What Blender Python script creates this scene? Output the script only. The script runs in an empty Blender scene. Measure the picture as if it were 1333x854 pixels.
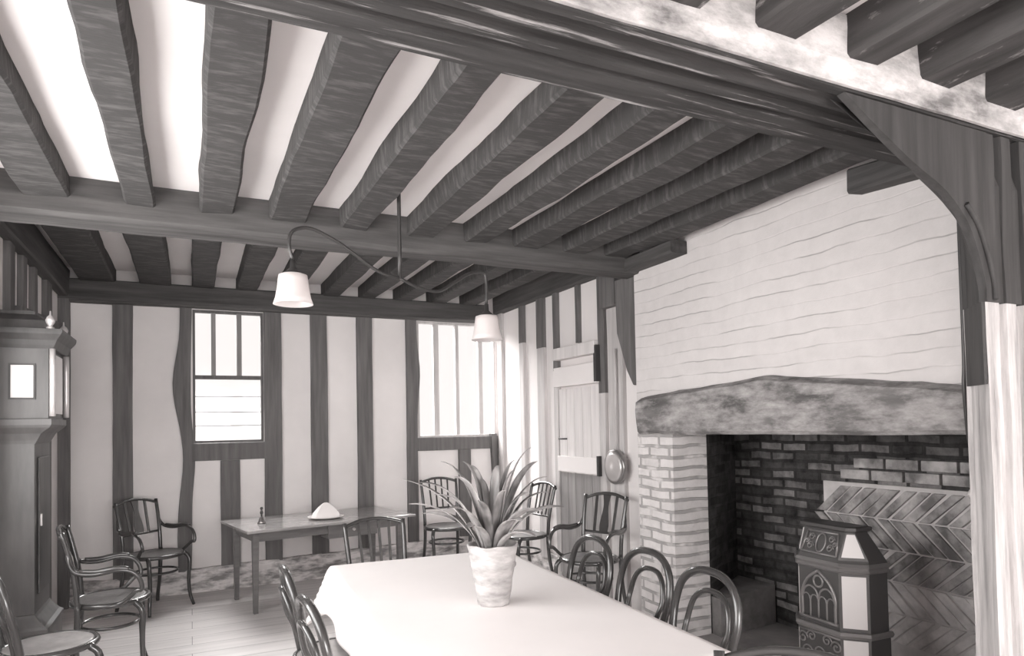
import bpy, bmesh, math, random
from mathutils import Vector, Matrix, noise
PI = math.pi
sc = bpy.context.scene
COL = sc.collection

# ------------------------------------------------------------------ mesh helpers
def catmull(pts, n=6, closed=False):
    P = [Vector(p) for p in pts]
    m = len(P); out = []
    segs = m if closed else m - 1
    for i in range(segs):
        if closed:
            a, b, c, d = P[(i-1) % m], P[i], P[(i+1) % m], P[(i+2) % m]
        else:
            b, c = P[i], P[i+1]
            a = P[i-1] if i else b*2 - c
            d = P[i+2] if i+2 < m else c*2 - b
        for k in range(n):
            t = k/n
            out.append(0.5*((2*b)+(c-a)*t+(2*a-5*b+4*c-d)*t*t+(3*b-a-3*c+d)*t**3))
    if not closed:
        out.append(P[-1].copy())
    return out

class MB:
    def __init__(s):
        s.v, s.f, s.s = [], [], []
    def face(s, idx, smooth=False):
        s.f.append(tuple(idx)); s.s.append(smooth)
    def hexa(s, c):
        o = len(s.v); s.v += [tuple(p) for p in c]
        for q in ((0,3,2,1),(4,5,6,7),(0,1,5,4),(1,2,6,5),(2,3,7,6),(3,0,4,7)):
            s.face([o+i for i in q])
        return s
    def box(s, x0, x1, y0, y1, z0, z1):
        return s.hexa([(x0,y0,z0),(x1,y0,z0),(x1,y1,z0),(x0,y1,z0),(x0,y0,z1),(x1,y0,z1),(x1,y1,z1),(x0,y1,z1)])
    def obox(s, M, sx, sy, sz):
        c = [(-1,-1,-1),(1,-1,-1),(1,1,-1),(-1,1,-1),(-1,-1,1),(1,-1,1),(1,1,1),(-1,1,1)]
        return s.hexa([M @ Vector((a*sx/2,b*sy/2,d*sz/2)) for a,b,d in c])
    def loft(s, rings, closed=True, caps=True, smooth=False):
        o = len(s.v); n = len(rings[0])
        for r in rings: s.v += [tuple(p) for p in r]
        for i in range(len(rings)-1):
            for k in range(n if closed else n-1):
                a = o+i*n+k; b = o+i*n+(k+1) % n
                s.face((a, b, b+n, a+n), smooth)
        if caps:
            s.face([o+k for k in range(n)][::-1]); s.face([o+(len(rings)-1)*n+k for k in range(n)])
        return s
    def tube(s, pts, r, n=8, closed=False, sub=6, flat=1.0):
        P = catmull(pts, sub, closed) if sub else [Vector(p) for p in pts]
        m = len(P)
        rad = r if callable(r) else (lambda t: r)
        nrm = None; rings = []
        for i, p in enumerate(P):
            t = (P[(i+1) % m] - P[i-1]) if closed else (P[min(i+1,m-1)] - P[max(i-1,0)])
            if t.length < 1e-9: t = Vector((0,0,1))
            t.normalize()
            if nrm is None:
                nrm = t.cross(Vector((0,0,1)))
                if nrm.length < .1: nrm = t.cross(Vector((0,1,0)))
            nrm = (nrm - t*nrm.dot(t)).normalized()
            b = t.cross(nrm); q = rad(i/max(1,m-1))
            rings.append([p + nrm*(math.cos(2*PI*k/n)*q) + b*(math.sin(2*PI*k/n)*q*flat) for k in range(n)])
        if closed:
            rings.append(rings[0])
        return s.loft(rings, True, not closed, True)
    def lathe(s, prof, n=24, M=None, squash=(1,1)):
        rings = []
        for r, z in prof:
            ring = [Vector((math.cos(2*PI*k/n)*r*squash[0], math.sin(2*PI*k/n)*r*squash[1], z)) for k in range(n)]
            rings.append([M @ p for p in ring] if M else ring)
        return s.loft(rings, True, True, True)
    def prism(s, outline, M, d):
        a = [M @ Vector((x, y, 0)) for x, y in outline]; b = [M @ Vector((x, y, d)) for x, y in outline]
        return s.loft([a, b])
    def timber(s, p0, p1, w, h, side, seed=0, wob=.008, st=.12, ch=.012, wfun=None):
        """rough hewn timber: section w (along side) x h, from p0 to p1, edges wandering a little"""
        p0, p1 = Vector(p0), Vector(p1); ax = p1-p0; L = ax.length; ax.normalize()
        sd = Vector(side); sd = (sd - ax*sd.dot(ax)).normalized(); up = ax.cross(sd)
        n = max(2, int(L/st)); rings = []
        sec = [(-1,-1,1,0),(-1,-1,0,1),(-1,1,0,-1),(-1,1,1,0),(1,1,-1,0),(1,1,0,-1),(1,-1,0,1),(1,-1,-1,0)]
        for i in range(n+1):
            t = i/n; ring = []
            off, k = (wfun(t) if wfun else (0, 1))
            for j, (a, b, c, d) in enumerate(sec):
                q = p0 + ax*(L*t)
                nv = noise.noise_vector(Vector((t*L*1.7+seed*7.3, a*3.1+seed*1.9, b*2.3)))*wob + noise.noise_vector(Vector((t*L*6+seed*3.3, a*5.1, b*4.3+seed)))*wob*.35
                q = q + sd*(off + a*w/2*k + c*ch + nv.x) + up*(b*h/2 + d*ch + nv.y)
                ring.append(q)
            rings.append(ring)
        return s.loft(rings)
    def build(s, name, mat, parent=None, solid=0, bevel=0):
        me = bpy.data.meshes.new(name)
        me.from_pydata([tuple(v) for v in s.v], [], s.f)
        me.polygons.foreach_set('use_smooth', s.s)
        bm = bmesh.new(); bm.from_mesh(me); bmesh.ops.recalc_face_normals(bm, faces=bm.faces); bm.to_mesh(me); bm.free()
        me.materials.append(mat); me.update()
        o = bpy.data.objects.new(name, me); COL.objects.link(o)
        if parent: o.parent = parent
        if solid:
            m = o.modifiers.new('thick', 'SOLIDIFY'); m.thickness = solid; m.offset = 0
        if bevel:
            m = o.modifiers.new('bevel', 'BEVEL'); m.width = bevel; m.segments = 2; m.limit_method = 'ANGLE'
        return o

def tag(o, label=None, cat=None, group=None, kind=None):
    for k, v in (('label', label), ('category', cat), ('group', group), ('kind', kind)):
        if v: o[k] = v
    return o
def empty(name, loc=(0,0,0), rz=0, label=None, cat=None, group=None, kind=None):
    o = bpy.data.objects.new(name, None); COL.objects.link(o); o.location = loc; o.rotation_euler = (0,0,rz)
    return tag(o, label, cat, group, kind)
def copy_tree(o, parent=None):
    c = o.copy(); COL.objects.link(c)
    if parent: c.parent = parent
    for ch in list(o.children): copy_tree(ch, c)
    return c

# ------------------------------------------------------------------ materials
def newmat(name):
    m = bpy.data.materials.new(name); m.use_nodes = True
    nt = m.node_tree; b = nt.nodes['Principled BSDF']
    return m, nt, b
def N(nt, t, **kw):
    n = nt.nodes.new(t)
    for k, v in kw.items():
        if k in n.inputs: n.inputs[k].default_value = v
        else: setattr(n, k, v)
    return n
def tint(v, k=1.0):      # grey with the cast of the old print
    return (v*1.025, v*.98, v*.972, 1)
def ramp(nt, src, stops):
    r = nt.nodes.new('ShaderNodeValToRGB'); e = r.color_ramp.elements
    e[0].position, e[0].color = stops[0][0], stops[0][1]
    e[1].position, e[1].color = stops[-1][0], stops[-1][1]
    for p, c in stops[1:-1]:
        q = e.new(p); q.color = c
    nt.links.new(src, r.inputs['Fac']); return r
def coords(nt, scale=(1,1,1), rot=(0,0,0)):
    t = nt.nodes.new('ShaderNodeTexCoord'); m = nt.nodes.new('ShaderNodeMapping')
    m.inputs['Scale'].default_value = scale; m.inputs['Rotation'].default_value = rot
    nt.links.new(t.outputs['Object'], m.inputs['Vector']); return m.outputs['Vector']
def bump(nt, b, h, st, dist=.01):
    n = nt.nodes.new('ShaderNodeBump'); n.inputs['Strength'].default_value = st; n.inputs['Distance'].default_value = dist
    nt.links.new(h, n.inputs['Height']); nt.links.new(n.outputs['Normal'], b.inputs['Normal'])
def noisy(name, lo, hi, scale=(4,4,4), rough=.7, bst=.3, detail=6, p0=.3, p1=.7, spec=.3, nsc=1.0):
    m, nt, b = newmat(name); v = coords(nt, scale)
    n = N(nt, 'ShaderNodeTexNoise', Scale=nsc, Detail=detail, Roughness=.6); nt.links.new(v, n.inputs['Vector'])
    r = ramp(nt, n.outputs['Fac'], [(p0, tint(lo)), (p1, tint(hi))])
    nt.links.new(r.outputs['Color'], b.inputs['Base Color']); b.inputs['Roughness'].default_value = rough
    b.inputs['Specular IOR Level'].default_value = spec
    if bst: bump(nt, b, n.outputs['Fac'], bst)
    return m
def patchy(name, lo, hi, white, scale=(2,2,2), amount=.5, grain=(20,2,20), soft=.08):
    """dark timber with worn remains of limewash"""
    m, nt, b = newmat(name); v = coords(nt, scale); g = coords(nt, grain)
    a = N(nt, 'ShaderNodeTexNoise', Scale=1.0, Detail=9, Roughness=.68); nt.links.new(v, a.inputs['Vector'])
    w = N(nt, 'ShaderNodeTexNoise', Scale=1.0, Detail=5); nt.links.new(g, w.inputs['Vector'])
    r = ramp(nt, w.outputs['Fac'], [(.3, tint(lo)), (.7, tint(hi))])
    k = ramp(nt, a.outputs['Fac'], [(amount-soft, (0,0,0,1)), (amount+soft, (1,1,1,1))])
    mx = nt.nodes.new('ShaderNodeMix'); mx.data_type = 'RGBA'
    nt.links.new(k.outputs['Color'], mx.inputs['Factor']); nt.links.new(r.outputs['Color'], mx.inputs['A']); mx.inputs['B'].default_value = tint(white)
    nt.links.new(mx.outputs['Result'], b.inputs['Base Color']); b.inputs['Roughness'].default_value = .8
    b.inputs['Specular IOR Level'].default_value = .2
    bump(nt, b, a.outputs['Fac'], .5, .02)
    return m
def bricks(name, c1, c2, mortar, bw, rh, ms, axes, bst=.5, mask=None, bias=0.0, smooth=.2, lo=.0, hi=0.0):
    """courses of brick on a wall whose plane holds the axes (across, up)"""
    m, nt, b = newmat(name)
    t = nt.nodes.new('ShaderNodeTexCoord'); sep = nt.nodes.new('ShaderNodeSeparateXYZ'); cmb = nt.nodes.new('ShaderNodeCombineXYZ')
    nt.links.new(t.outputs['Object'], sep.inputs[0])
    dn = N(nt, 'ShaderNodeTexNoise', Scale=3.0, Detail=3); nt.links.new(t.outputs['Object'], dn.inputs['Vector'])
    nt.links.new(sep.outputs[axes[0]], cmb.inputs['X'])
    ad = nt.nodes.new('ShaderNodeMath'); ad.operation = 'MULTIPLY_ADD'; ad.inputs[1].default_value = .05
    nt.links.new(dn.outputs['Fac'], ad.inputs[0]); nt.links.new(sep.outputs[axes[1]], ad.inputs[2]); nt.links.new(ad.outputs[0], cmb.inputs['Y'])
    k = nt.nodes.new('ShaderNodeTexBrick'); nt.links.new(cmb.outputs[0], k.inputs['Vector'])
    k.inputs['Color1'].default_value = tint(c1); k.inputs['Color2'].default_value = tint(c2); k.inputs['Mortar'].default_value = tint(mortar)
    k.inputs['Scale'].default_value = 1; k.inputs['Mortar Size'].default_value = ms; k.inputs['Mortar Smooth'].default_value = smooth
    k.inputs['Brick Width'].default_value = bw; k.inputs['Row Height'].default_value = rh; k.inputs['Bias'].default_value = bias
    n = N(nt, 'ShaderNodeTexNoise', Scale=9.0, Detail=8, Roughness=.65); nt.links.new(t.outputs['Object'], n.inputs['Vector'])
    col = k.outputs['Color']
    if mask:      # joints show in runs only, elsewhere limewash has filled them
        mm = nt.nodes.new('ShaderNodeMapping'); mm.inputs['Scale'].default_value = mask[1]; nt.links.new(t.outputs['Object'], mm.inputs['Vector'])
        q = N(nt, 'ShaderNodeTexNoise', Scale=1.0, Detail=3); nt.links.new(mm.outputs[0], q.inputs['Vector'])
        r = ramp(nt, q.outputs['Fac'], [(mask[0]-.06, (0,0,0,1)), (mask[0]+.06, (1,1,1,1))])
        mx = nt.nodes.new('ShaderNodeMix'); mx.data_type = 'RGBA'; nt.links.new(r.outputs['Color'], mx.inputs['Factor'])
        mx.inputs['A'].default_value = tint((c1+c2)/2); nt.links.new(col, mx.inputs['B']); col = mx.outputs['Result']
    r2 = ramp(nt, n.outputs['Fac'], [(.3, (1-lo, 1-lo, 1-lo, 1)), (.7, (1+hi, 1+hi, 1+hi, 1))])
    m2 = nt.nodes.new('ShaderNodeMix'); m2.data_type = 'RGBA'; m2.blend_type = 'MULTIPLY'; m2.inputs['Factor'].default_value = 1
    nt.links.new(col, m2.inputs['A']); nt.links.new(r2.outputs['Color'], m2.inputs['B'])
    nt.links.new(m2.outputs['Result'], b.inputs['Base Color']); b.inputs['Roughness'].default_value = .9; b.inputs['Specular IOR Level'].default_value = .15
    h = nt.nodes.new('ShaderNodeMath'); h.operation = 'MULTIPLY_ADD'; h.inputs[1].default_value = -.8
    nt.links.new(k.outputs['Fac'], h.inputs[0]); nt.links.new(n.outputs['Fac'], h.inputs[2])
    bump(nt, b, h.outputs[0], bst, .012)
    return m
def plain(name, v, rough=.5, metal=0, spec=.5, coat=0):
    m, nt, b = newmat(name); b.inputs['Base Color'].default_value = tint(v); b.inputs['Roughness'].default_value = rough
    b.inputs['Metallic'].default_value = metal; b.inputs['Specular IOR Level'].default_value = spec; b.inputs['Coat Weight'].default_value = coat
    return m

WLO, WHI = .045, .10
M = {}
M['wood_x'] = noisy('oak_along_x', .055, .12, (1.5,22,22), .75, .4)
M['wood_y'] = noisy('oak_along_y', WLO, WHI, (22,1.5,22), .75, .4)
M['joist'] = noisy('oak_joist', .055, .16, (8,38,8), .8, .5, p0=.48, p1=.88)
M['wood_z'] = noisy('oak_along_z', .10, .18, (22,22,1.5), .75, .4)
M['wood_pale'] = noisy('glare_pale_oak', .42, .62, (18,18,1.2), .8, .3)  # oak with the wash-out of window glare put into its colour
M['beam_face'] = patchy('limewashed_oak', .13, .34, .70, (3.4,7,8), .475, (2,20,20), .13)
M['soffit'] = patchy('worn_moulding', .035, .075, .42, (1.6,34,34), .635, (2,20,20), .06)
M['post_dark'] = noisy('dark_post', .042, .08, (22,22,1.5), .7, .3)
M['near_joist'] = patchy('flaking_joist', .045, .10, .42, (9,3,9), .64, (20,2,20), .05)
M['lintel'] = patchy('lintel_timber', .09, .22, .46, (9,4,11), .57, (9,2.5,16), .14)
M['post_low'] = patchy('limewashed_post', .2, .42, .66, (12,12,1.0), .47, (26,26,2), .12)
M['plaster'] = noisy('plaster', .70, .80, (1.3,1.3,1.3), .9, .12, spec=.1)
M['plaster_white'] = noisy('white_plaster', .80, .86, (1.3,1.3,1.3), .9, .08, spec=.1)
M['ceil'] = noisy('ceiling_plaster', .78, .85, (1.5,1.5,1.5), .9, .1, spec=.1)
M['plinth'] = noisy('rubble_plinth', .24, .74, (5,5,15), .9, .9, 7, .40, .58, spec=.1)
M['breast'] = bricks('whitewashed_brick', .64, .68, .42, 60.0, .083, .0045, ('Y','Z'), .3, (.54, (1.5,1.7,8)), lo=.09, smooth=.6)
M['pier'] = bricks('whitewashed_pier', .66, .78, .42, .22, .075, .012, ('Y','Z'), .9, (.42, (6,6,9)), lo=.2)
M['sooty'] = bricks('sooty_brick', .06, .40, .045, .21, .068, .012, ('Y','Z'), .8, None, -.45, lo=.6, hi=.7)
M['sooty_side'] = bricks('sooty_side_brick', .045, .10, .07, .23, .075, .012, ('X','Z'), .8, None, -.3, lo=.5, hi=.5)
M['fire_brick'] = noisy('fire_brick', .16, .52, (6,6,6), .9, .5, 5, .38, .66, spec=.15)
M['pale_brick'] = noisy('pale_fire_brick', .38, .8, (6,6,6), .9, .5, 5, .3, .66, spec=.15)
M['ledge'] = noisy('sooty_ledge', .14, .34, (5,5,5), .9, .6)
M['mortar'] = noisy('mortar', .50, .68, (8,8,8), .95, .5, spec=.1)
M['hearth'] = noisy('hearth_stone', .28, .46, (4,4,4), .85, .4)
M['bent'] = plain('bentwood', .045, .22, 0, .6, .4)
M['cane'] = noisy('seat_panel', .10, .17, (30,30,30), .38, .2, spec=.5)
M['cane_pale'] = noisy('worn_seat', .22, .34, (20,20,20), .3, .1, spec=.6)
M['cloth'] = noisy('tablecloth', .85, .88, (3,3,3), .85, .05, spec=.1)
M['table_wood'] = noisy('table_wood', .10, .17, (3,22,22), .35, .15, spec=.5)
M['table_top'] = noisy('polished_top', .24, .36, (2,16,16), .14, .04, spec=1.0)
M['clock'] = noisy('clock_mahogany', .055, .13, (7,7,1.5), .38, .1, 4, .3, .75, spec=.5)
M['clock_dark'] = noisy('clock_dark', .045, .09, (9,9,2), .4, .15)
M['gilt'] = plain('pale_brass', .62, .3, .3)
M['iron'] = plain('cast_iron', .085, .38, .25, .5)
M['iron_hi'] = plain('polished_iron', .24, .30, .5, .5)
M['lit_panel'] = plain('lit_iron_panel', .62, .25, 0, .6)
M['black'] = plain('black_iron', .04, .5)
M['pipe'] = plain('gas_pipe', .06, .4, .4)
M['pot'] = noisy('pot_cover', .30, .54, (9,9,26), .7, .6, 5, .35, .65)
M['soil'] = noisy('soil', .07, .1, (40,40,40), .95, .8)
M['leaf'] = noisy('leaf', .13, .42, (14,14,3), .35, .1, 3, .35, .65, spec=.6)
M['copper'] = plain('copper_pan', .28, .28, .7)
M['brass_hi'] = plain('pan_lid', .6, .3, .5)
M['door_pale'] = noisy('glare_pale_door', .62, .80, (14,14,1), .7, .15)  # pale tone holds the overexposure of the upper door
M['door_grey'] = noisy('grey_door', .22, .36, (14,16,1.2), .7, .2)
M['white'] = plain('white_china', .8, .3)
def glass_mat():
    m = bpy.data.materials.new('window_glass'); m.use_nodes = True; nt = m.node_tree; nt.nodes.clear()
    o = nt.nodes.new('ShaderNodeOutputMaterial'); a = nt.nodes.new('ShaderNodeBsdfTransparent'); g = nt.nodes.new('ShaderNodeBsdfGlossy')
    g.inputs['Roughness'].default_value = .05; a.inputs['Color'].default_value = (.95,.95,.95,1)
    x = nt.nodes.new('ShaderNodeMixShader'); x.inputs[0].default_value = .02
    nt.links.new(a.outputs[0], x.inputs[1]); nt.links.new(g.outputs[0], x.inputs[2]); nt.links.new(x.outputs[0], o.inputs[0]); return m
M['glass'] = glass_mat()
def opal_mat():
    m, nt, b = newmat('opal_glass'); b.inputs['Base Color'].default_value = tint(.86); b.inputs['Roughness'].default_value = .25
    tr = nt.nodes.new('ShaderNodeBsdfTranslucent'); tr.inputs['Color'].default_value = tint(.9)
    x = nt.nodes.new('ShaderNodeMixShader'); x.inputs[0].default_value = .5
    out = nt.nodes['Material Output']
    nt.links.new(b.outputs[0], x.inputs[1]); nt.links.new(tr.outputs[0], x.inputs[2]); nt.links.new(x.outputs[0], out.inputs['Surface']); return m
M['opal'] = opal_mat()
def floor_mat():
    m, nt, b = newmat('floor_boards'); t = nt.nodes.new('ShaderNodeTexCoord')
    k = nt.nodes.new('ShaderNodeTexBrick'); nt.links.new(t.outputs['Object'], k.inputs['Vector'])
    k.inputs['Scale'].default_value = 1; k.inputs['Brick Width'].default_value = 2.6; k.inputs['Row Height'].default_value = .21
    k.inputs['Mortar Size'].default_value = .0025; k.inputs['Color1'].default_value = tint(.62); k.inputs['Color2'].default_value = tint(.70); k.inputs['Mortar'].default_value = tint(.25)
    v = coords(nt, (1.6,16,1)); n = N(nt, 'ShaderNodeTexNoise', Scale=1.0, Detail=7); nt.links.new(v, n.inputs['Vector'])
    r = ramp(nt, n.outputs['Fac'], [(.3, (.84,.84,.84,1)), (.7, (1.06,1.06,1.06,1))])
    mx = nt.nodes.new('ShaderNodeMix'); mx.data_type = 'RGBA'; mx.blend_type = 'MULTIPLY'; mx.inputs['Factor'].default_value = 1
    nt.links.new(k.outputs['Color'], mx.inputs['A']); nt.links.new(r.outputs['Color'], mx.inputs['B'])
    nt.links.new(mx.outputs['Result'], b.inputs['Base Color']); b.inputs['Roughness'].default_value = .6
    bump(nt, b, n.outputs['Fac'], .15); return m
M['floor'] = floor_mat()

# ------------------------------------------------------------------ the room
XL, XR, YB, YF = -1.03, 3.15, 6.95, -5.0
XC = 3.0                                   # face of the chimney breast
def struct(name, mb, mat, label=None, cat=None, **k):
    return tag(mb.build(name, mat, **k), label, cat, None, 'structure')
struct('floor', MB().box(XL-.2, 2.62, YF-.2, YB+.2, -.12, 0).box(2.62, XR+.2, YF-.2, 1.4, -.12, 0).box(2.62, XR+.2, 4.1, YB+.2, -.12, 0).box(2.62, 2.95, 1.4, 4.1, -.12, 0), M['floor'], 'pale worn boarded floor of the room', 'floor')
struct('hearth_floor', MB().box(2.95, 4.0, 1.4, 4.4, -.12, .0), M['hearth'], 'grey stone hearth floor inside the brick fireplace', 'hearth')
c = MB()
c.box(XL-.2, XR+.2, YF-.2, 1.62, 2.84, 2.95).box(XL-.2, XR+.2, 1.62, 4.18, 2.81, 2.92).box(XL-.2, XR+.2, 4.18, YB+.2, 2.96, 3.06)
struct('ceiling', c, M['ceil'], 'pale plaster ceiling showing in strips between the dark joists', 'ceiling')
# walls, with their window openings
w = MB()
def wall_y(w, y0, y1, x0, x1, holes, z1=3.06):    # wall lying along X
    xs = x0
    for a, b, za, zb in holes:
        w.box(xs, a, y0, y1, 0, z1); w.box(a, b, y0, y1, 0, za); w.box(a, b, y0, y1, zb, z1); xs = b
    w.box(xs, x1, y0, y1, 0, z1); return w
def wall_x(w, x0, x1, y0, y1, holes, z1=3.06):
    ys = y0
    for a, b, za, zb in holes:
        w.box(x0, x1, ys, a, 0, z1); w.box(x0, x1, a, b, 0, za); w.box(x0, x1, a, b, zb, z1); ys = b
    w.box(x0, x1, ys, y1, 0, z1); return w
W1 = (.015, .64, 1.38, 2.64); W2 = (2.205, 3.13, 1.375, 2.64)
struct('wall_back', wall_y(MB(), YB, YB+.12, XL-.2, XR+.2, [W1, W2]), M['plaster'], 'plastered back wall between upright timbers', 'wall')
WL = (.9, 4.4, .95, 2.35); WL0 = (-4.2, -1.8, .95, 2.35)  # first lengthened to brighten the back, second added for fill light
struct('wall_left', wall_x(MB(), XL-.16, XL, YF-.2, YB, [WL0, WL]), M['plaster'], 'left wall behind the longcase clock', 'wall')
WF = (-.85, .95, .7, 2.6); WF2 = (1.2, 3.0, .7, 2.6)  # unseen front windows, sized to let fill light in
struct('wall_front', wall_y(MB(), YF-.16, YF, XL, XR, [WF, WF2]), M['plaster'], 'wall behind the viewer', 'wall')
r = MB(); r.box(XR, XR+.14, 4.1, YB, 0, 3.06); r.box(XR, XR+.14, YF, 1.5, 0, 3.06)
struct('wall_right', r, M['plaster_white'], 'white plastered right wall around the plank door', 'wall')
# chimney breast and fireplace
FY0, FY1, FZ = 1.72, 3.70, 1.43
c = MB(); c.box(XC, XC+.35, 1.68, 4.1, 1.50, 2.96); c.box(XC+.35, 4.1, 1.4, 4.4, 2.3, 2.96)
c.box(XC+.02, XR+.14, 4.02, 4.1, 0, 1.5)
struct('wall_chimney', c, M['breast'], 'whitewashed brick chimney breast above the timber lintel', 'wall')
c = MB(); c.box(XC, XC+.3, FY1, 4.1, 0, 1.5)
struct('wall_pier', c, M['pier'], 'rough whitewashed brick pier left of the fireplace', 'wall')
c = MB(); c.box(XC, XC+.3, 1.68, FY0, 0, 1.5)
struct('wall_jamb', c, M['plaster_white'], 'bright whitewashed jamb right of the fireplace beside the moulded post', 'wall')
XB = 3.9
c = MB(); c.box(XB, XB+.2, 1.4, 4.5, 0, 2.4)
struct('wall_fireback', c, M['sooty'], 'sooty brick back of the fireplace', 'wall')
c = MB()
c.hexa([(XC+.3,FY1,0),(XB,4.05,0),(XB,4.3,0),(XC+.3,3.95,0),(XC+.3,FY1,2.4),(XB,4.05,2.4),(XB,4.3,2.4),(XC+.3,3.95,2.4)])
c.box(XC+.3, XB, 1.42, 1.62, 0, 2.4)
struct('wall_fireside', c, M['sooty_side'], 'dark brick side of the fireplace', 'wall')
# herringbone panel laid in the fireback
random.seed(4)
hb = MB(); hb2 = MB(); y0, y1, z0, z1 = 1.75, 3.34, .12, 1.06
rows = 5; rh = (z1-z0)/rows
for i in range(rows):
    sg = -1 if i % 2 == 0 else 1
    yy = y0-.25
    edge = y1 - .03*((i*7) % 4) - .05
    while yy < y1+.2:
        w_, a_, b_ = .072+random.uniform(-.006,.006), z0+rh*i+.005, z0+rh*(i+1)-.005
        s_ = sg*(rh+random.uniform(-.012,.012)); lo_, hi_ = yy, yy+s_
        if min(lo_,hi_) >= y0-.04 and max(lo_,hi_)+w_ <= edge+.05:
            p_ = random.uniform(-.008,.006); xf = XB-.036+p_
            (hb2 if i < 2 else hb).hexa([(xf,lo_,a_),(XB,lo_,a_),(XB,lo_+w_,a_),(xf,lo_+w_,a_),(xf,hi_,b_),(XB,hi_,b_),(XB,hi_+w_,b_),(xf,hi_+w_,b_)])
        yy += .089
fp = empty('herringbone_fireback', (0,0,0), 0, 'herringbone brick panel set in the back of the fireplace', 'brickwork', None, 'structure')
hb.build('upper_brick_courses', M['fire_brick'], fp, bevel=.005); hb2.build('lower_brick_courses', M['pale_brick'], fp, bevel=.005)
MB().box(XB-.022, XB+.01, y0-.06, y1-.13, .02, z1+.02).build('mortar_bed', M['mortar'], fp)
k = MB(); yy = y0
for rr in range(2):
    yy = y0 - .1*rr
    while yy < 2.95:
        k.box(XB-.035, XB+.01, yy, yy+.205, z1+.045+rr*.075, z1+.045+rr*.075+.062); yy += .222
k.build('brick_band', M['fire_brick'], fp, bevel=.004)
# brick ledge in the left of the fireplace
c = MB(); c.hexa([(3.30,3.60,0),(3.88,3.66,0),(3.88,4.03,0),(3.31,3.70,0),(3.30,3.60,.26),(3.88,3.66,.28),(3.88,4.03,.28),(3.31,3.70,.26)])
struct('hearth_ledge', c, M['ledge'], 'low brick ledge in the left corner of the fireplace', 'ledge')
# rubble plinth under the back wall and right wall
def rough_strip(p0, p1, out, zf, th=.05, seed=1):
    p0, p1, out = Vector(p0), Vector(p1), Vector(out); L = (p1-p0).length; n = int(L/.05); m = MB(); g = []
    for i in range(n+1):
        t = i/n; b = p0.lerp(p1, t); z1 = zf(t)+noise.noise(Vector((t*L*4, seed, 0)))*.02
        row = []
        for j in range(7):
            q = j/6; nn = noise.noise(Vector((t*L*5+seed*9, q*6, 3)))
            d = th*(1-.25*q)+nn*.022
            row.append(b + out*max(d,.006) + Vector((0,0,z1*q)))
        row.append(b + out*.001 + Vector((0,0,z1+.004)))
        g.append(row)
    m.loft(g, False, False, False); return m
struct('baseboard_back', rough_strip((XL,YB,0),(XR,YB,0),(0,-1,0), lambda t: .19+.1*t), M['plinth'], 'rough rubble plinth along the foot of the back wall', 'plinth')
struct('baseboard_right', rough_strip((XR,YB-.05,0),(XR,5.55,0),(-1,0,0), lambda t: .24, .03, 5), M['plinth'], 'rough plinth at the foot of the right wall', 'plinth')

# ------------------------------------------------------------------ windows (setting)
def window_y(n, rect, y, label, mull, bars, mat, mmat, rails=(), inward=1):
    x0, x1, z0, z1 = rect
    r = empty('window_%d' % n, ((x0+x1)/2, y, z0), 0, label, 'window', None, 'structure')
    ox, oz = (x0+x1)/2, z0
    f = MB(); t = .022
    f.box(x0-ox, x0-ox+t, -.0, .07, 0, z1-z0).box(x1-ox-t, x1-ox, 0, .07, 0, z1-z0).box(x0-ox+t, x1-ox-t, 0, .07, 0, t).box(x0-ox+t, x1-ox-t, 0, .07, z1-z0-t, z1-z0)
    f.build('window_frame', mat, r)
    for a, b, za, zb in mull:
        MB().box(a-ox, b-ox, .01, .06, za-oz, zb-oz).build('mullion', mmat, r)
    for a, b in rails:
        MB().box(x0-ox+t, x1-ox-t, -.005, .065, a-oz, b-oz).build('transom', mat, r)
    if bars:
        m = MB()
        for zz in bars: m.box(x0-ox+t, x1-ox-t, .028, .036, zz-oz-.003, zz-oz+.003)
        m.build('glazing_bar', M['pipe'], r)
    MB().box(x0-ox+t, x1-ox-t, .03, .034, t, z1-z0-t).build('pane', M['glass'], r)
    return r
window_y(1, W1, YB, 'bright window with three upper lights above the long side table', [(.175,.215,2.02,2.62),(.40,.445,2.02,2.62)], (1.82,1.67,1.54), M['wood_z'], M['door_grey'], [(1.985,2.02)])
window_y(2, W2, YB, 'bright mullioned window in the right corner of the back wall', [(2.395,2.455,1.4,2.62),(2.65,2.69,1.4,2.62),(2.925,2.975,1.4,2.62)], (), M['wood_pale'], M['wood_pale'])  # frame and mullions coloured pale for the glare around them
window_y(3, WF, YF-.1, 'unseen tall window added behind the viewer to light the room', [(.02,.08,.72,2.58)], (1.6,), M['wood_z'], M['wood_z'])
window_y(4, WF2, YF-.1, 'second unseen tall window added behind the viewer to light the room', [(2.07,2.13,.72,2.58)], (1.6,), M['wood_z'], M['wood_z'])
def window_x(n, rect, x, label):
    y0, y1, z0, z1 = rect; r = empty('window_%d' % n, (x, y0, z0), 0, label, 'window', None, 'structure'); t = .04; L = y1-y0; h = z1-z0
    MB().box(-.05,.03,0,t,0,h).box(-.05,.03,L-t,L,0,h).box(-.05,.03,t,L-t,0,t).box(-.05,.03,t,L-t,h-t,h).build('window_frame', M['wood_z'], r)
    for k in (1,2,3): MB().box(-.04,.02,L*k/4-.02,L*k/4+.02,t,h-t).build('mullion', M['wood_z'], r)
    MB().box(-.012,-.008,t,L-t,t,h-t).build('pane', M['glass'], r)
window_x(5, WL, XL-.08, 'window in the left wall before the clock, lengthened to brighten the back')
window_x(6, WL0, XL-.08, 'unseen long window added in the left wall beside the viewer')

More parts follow.
